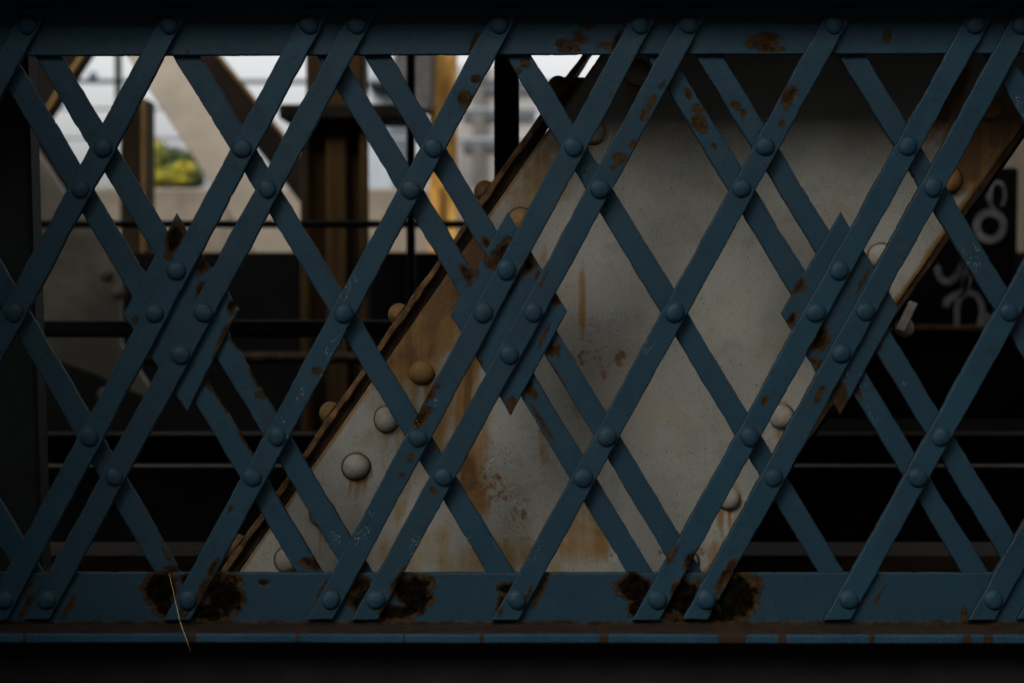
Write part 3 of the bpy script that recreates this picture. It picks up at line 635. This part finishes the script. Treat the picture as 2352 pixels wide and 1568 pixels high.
def leaf_mat(name, a, b):
    m = M(name); n = m.noise(3, 3); c = m.mix(m.ss(n, .35, .65), a, b); m.b.inputs['Subsurface Weight'].default_value = 0
    m.b.inputs['Transmission Weight'].default_value = 0
    return m.done(c, .6)
LA = leaf_mat('dark_leaves', (.012, .03, .006), (.04, .075, .012)); LB = leaf_mat('yellow_leaves', (.26, .25, .015), (.52, .42, .02))  # yellow leaves are a separate, brighter leaf colour
TR = thing('bush', 'rounded bush with yellow green leaves under darker foliage', 'bush', tuple(P(395, 520, 12.0)))
def leaves(name, spots, n, mat, size, seed):
    rnd = random.Random(seed); bm = bmesh.new()
    for k in range(n):
        px, py, rx, ry, dy = rnd.choice(spots)
        while True:
            a, b, c = [rnd.uniform(-1, 1) for _ in range(3)]
            if a * a + b * b + c * c < 1: break
        ctr = P1(px + a * rx, py + b * ry, 12.0 + dy + c * .25)
        d = Vector([rnd.gauss(0, 1) for _ in range(3)]).normalized(); e = d.orthogonal().normalized() * size * .5; d = d * size * rnd.uniform(.7, 1.3)
        vs = [bm.verts.new(ctr - d * .5), bm.verts.new(ctr + e * .5), bm.verts.new(ctr + d * .5), bm.verts.new(ctr - e * .5)]; bm.faces.new(vs)
    return bm_obj(name, bm, mat, TR)
leaves('dark_foliage', [(400, 362, 38, 24, 0), (372, 390, 34, 26, 0), (430, 372, 32, 24, .1), (360, 345, 26, 20, .1), (405, 425, 64, 26, .15), (445, 410, 26, 24, .1), (350, 405, 24, 30, .1)], 3000, LA, .055, 1)
leaves('yellow_foliage', [(372, 402, 24, 16, -.3), (425, 384, 26, 14, -.3), (352, 340, 24, 20, -.15), (395, 394, 46, 20, -.3), (345, 372, 20, 24, -.2), (400, 412, 50, 14, -.3)], 1150, LB, .05, 2)
leaves('green_foliage', [(360, 350, 34, 24, -.2), (390, 385, 60, 36, -.28), (430, 400, 34, 24, -.2), (350, 420, 30, 20, -.2)], 700, leaf_mat('green_leaves', (.06, .09, .012), (.16, .18, .02)), .05, 3)
stem = plain('bark', (.05, .035, .02), .9, 10)
bm = bmesh.new()
for dx in (-14, -4, 6, 16): tube_bm([P1(395 + dx * .4, 520, 12), P1(395 + dx, 450, 12), P1(395 + dx * 2, 400, 12.02)], [.03, .022, .01], 6, bm)
bm_obj('stem', bm, stem, TR)

# ------------------------------------------------------------------ dark wall with painted loops on the right
YG = 3.9
GW = thing('graffiti_wall', 'black wall with blurred pale painted loops at the far right', 'wall', tuple(P(2250, 900, YG)))
solid_px('panel', 1780, 2334, 385, 754, YG, .12, NEARBLACK, GW, .01)
solid_px('sill', 1780, 2900, 748, 760, YG - .05, .2, rusty_steel('sill_paint', (.05, .03, .02), (.09, .05, .025), 6), GW, .004)
solid_px('base', 1780, 2900, 760, 960, YG - .02, .16, NEARBLACK, GW, .01)
bm = bmesh.new()
def stroke(pts, wpx):
    V = [np.array(p, float) for p in pts]
    # smooth
    for _ in range(2):
        Q = [V[0]]
        for a, b in zip(V[:-1], V[1:]): Q += [a * .75 + b * .25, a * .25 + b * .75]
        Q.append(V[-1]); V = Q
    prev = None
    for i, p in enumerate(V):
        d = V[min(i + 1, len(V) - 1)] - V[max(i - 1, 0)]; d = d / (np.linalg.norm(d) + 1e-9); nrm = np.array((-d[1], d[0])) * wpx / 2
        cur = (bm.verts.new(P1(*(p + nrm), YG - .004)), bm.verts.new(P1(*(p - nrm), YG - .004)))
        if prev: bm.faces.new((prev[0], prev[1], cur[1], cur[0]))
        prev = cur
_st = stroke
def stroke(p, wpx): _st(p, wpx * .78)
def ring(cx, cy, rx, ry, wpx, a0=0, a1=360): stroke([(cx + rx * math.cos(R(a0 + (a1 - a0) * k / 20)), cy + ry * math.sin(R(a0 + (a1 - a0) * k / 20))) for k in range(21)], wpx)
gs = 2352 / 2500 * (350 / 1035.)
def g(x, y): return (2150 * 2352 / 2500 + x * gs, 330 * 2352 / 2500 + y * gs)
ring(*g(790, 655), 31, 32, 22); ring(*g(845, 430), 17, 30, 9, 150, 420)
stroke([g(770, 420), g(785, 480), g(820, 540)], 11)
stroke([g(400, 940), g(430, 1040), g(500, 1065), g(570, 990), g(600, 900), g(620, 1020), g(600, 1120)], 20)
stroke([g(640, 1010), g(600, 1140), g(480, 1180), g(470, 1240)], 22)
stroke([g(550, 1385), g(548, 1240), g(575, 1160), g(650, 1130), g(710, 1170), g(740, 1270), g(710, 1385)], 17)
stroke([g(740, 1290), g(790, 1310), g(740, 1385)], 14)
bm_obj('painted_loops', bm, plain('pale_spray_paint', (.15, .16, .158), .8, 9, .55), GW)
o = solid_px('concrete_pier', 2356, 2700, 250, 1000, 7.5, .6, plain('pale_pier_concrete', (.055, .042, .028), .85, 3, .2)); tag(o, 'pale concrete pier beyond the right end of the black wall', 'pier')

# ------------------------------------------------------------------ dry straw caught on the girder
st = [P1(388, 1316, -.016), P1(397, 1352, -.03), P1(404, 1385, -.05), P1(413, 1425, -.085), P1(420, 1445, -.108), P1(428, 1466, -.112), P1(438, 1496, -.112)]
tag(bm_obj('dry_straw', tube_bm(st, [.0005, .0007, .0007, .0007, .0007, .0006, .0004], 6), plain('straw', (.36, .29, .17), .6, 60), None, True), 'thin pale dry straw hanging over the bottom chord and ledge', 'straw')

# ------------------------------------------------------------------ added deck, out of view, that keeps the track and far truss in shade
DK = plain('blocker_grey', (.06, .058, .055), .9, 3)
o = bm_obj('added_shade_deck', box_bm((-30, -.06, 3.0), (30, 3.0, 3.4), .02), DK); o['kind'] = 'structure'

# added frontage block, unseen behind the camera, closing off the low sky there
FAC = plain('frontage_block_grey', (.26, .25, .235), .9, 2)  # light grey so its bounce brightens the shaded top of the plate
bm = box_bm((-26, -15, -.016), (26, -12, 7.6), .02)
for fx in range(-24, 25, 3):
    for fz in (1.0, 4.2): box_bm((fx - .75, -12.002, fz), (fx + .75, -11.93, fz + 1.9), .01, bm)
o = bm_obj('added_frontage_block', bm, FAC); o['kind'] = 'structure'

zf = P(0, 12, 0)[2] + .021
o = bm_obj('added_fascia_blocker', box_bm((-30, -.03, zf), (30, .03, 3.0), .004), BLACKSTEEL); o['kind'] = 'structure'  # added above the chord to block daylight passing over it

# added blocks just outside the view, dimming the girder towards both ends
SIDE_DARK = plain('side_blocker_dark', (.035, .034, .032), .9, 4)
for sx in (-1, 1):
    o = bm_obj('added_side_blocker', box_bm((sx * 1.9 - .28, -1.15, -.016), (sx * 1.9 + .28, -.13, 3.0), .02), SIDE_DARK); o['kind'] = 'structure'

# added high slab, unseen: daylight comes in only between it and the frontage block
o = bm_obj('added_high_slab', box_bm((-40, -5.4, 8.6), (40, -1.5, 9.6), .03), DK); o['kind'] = 'structure'
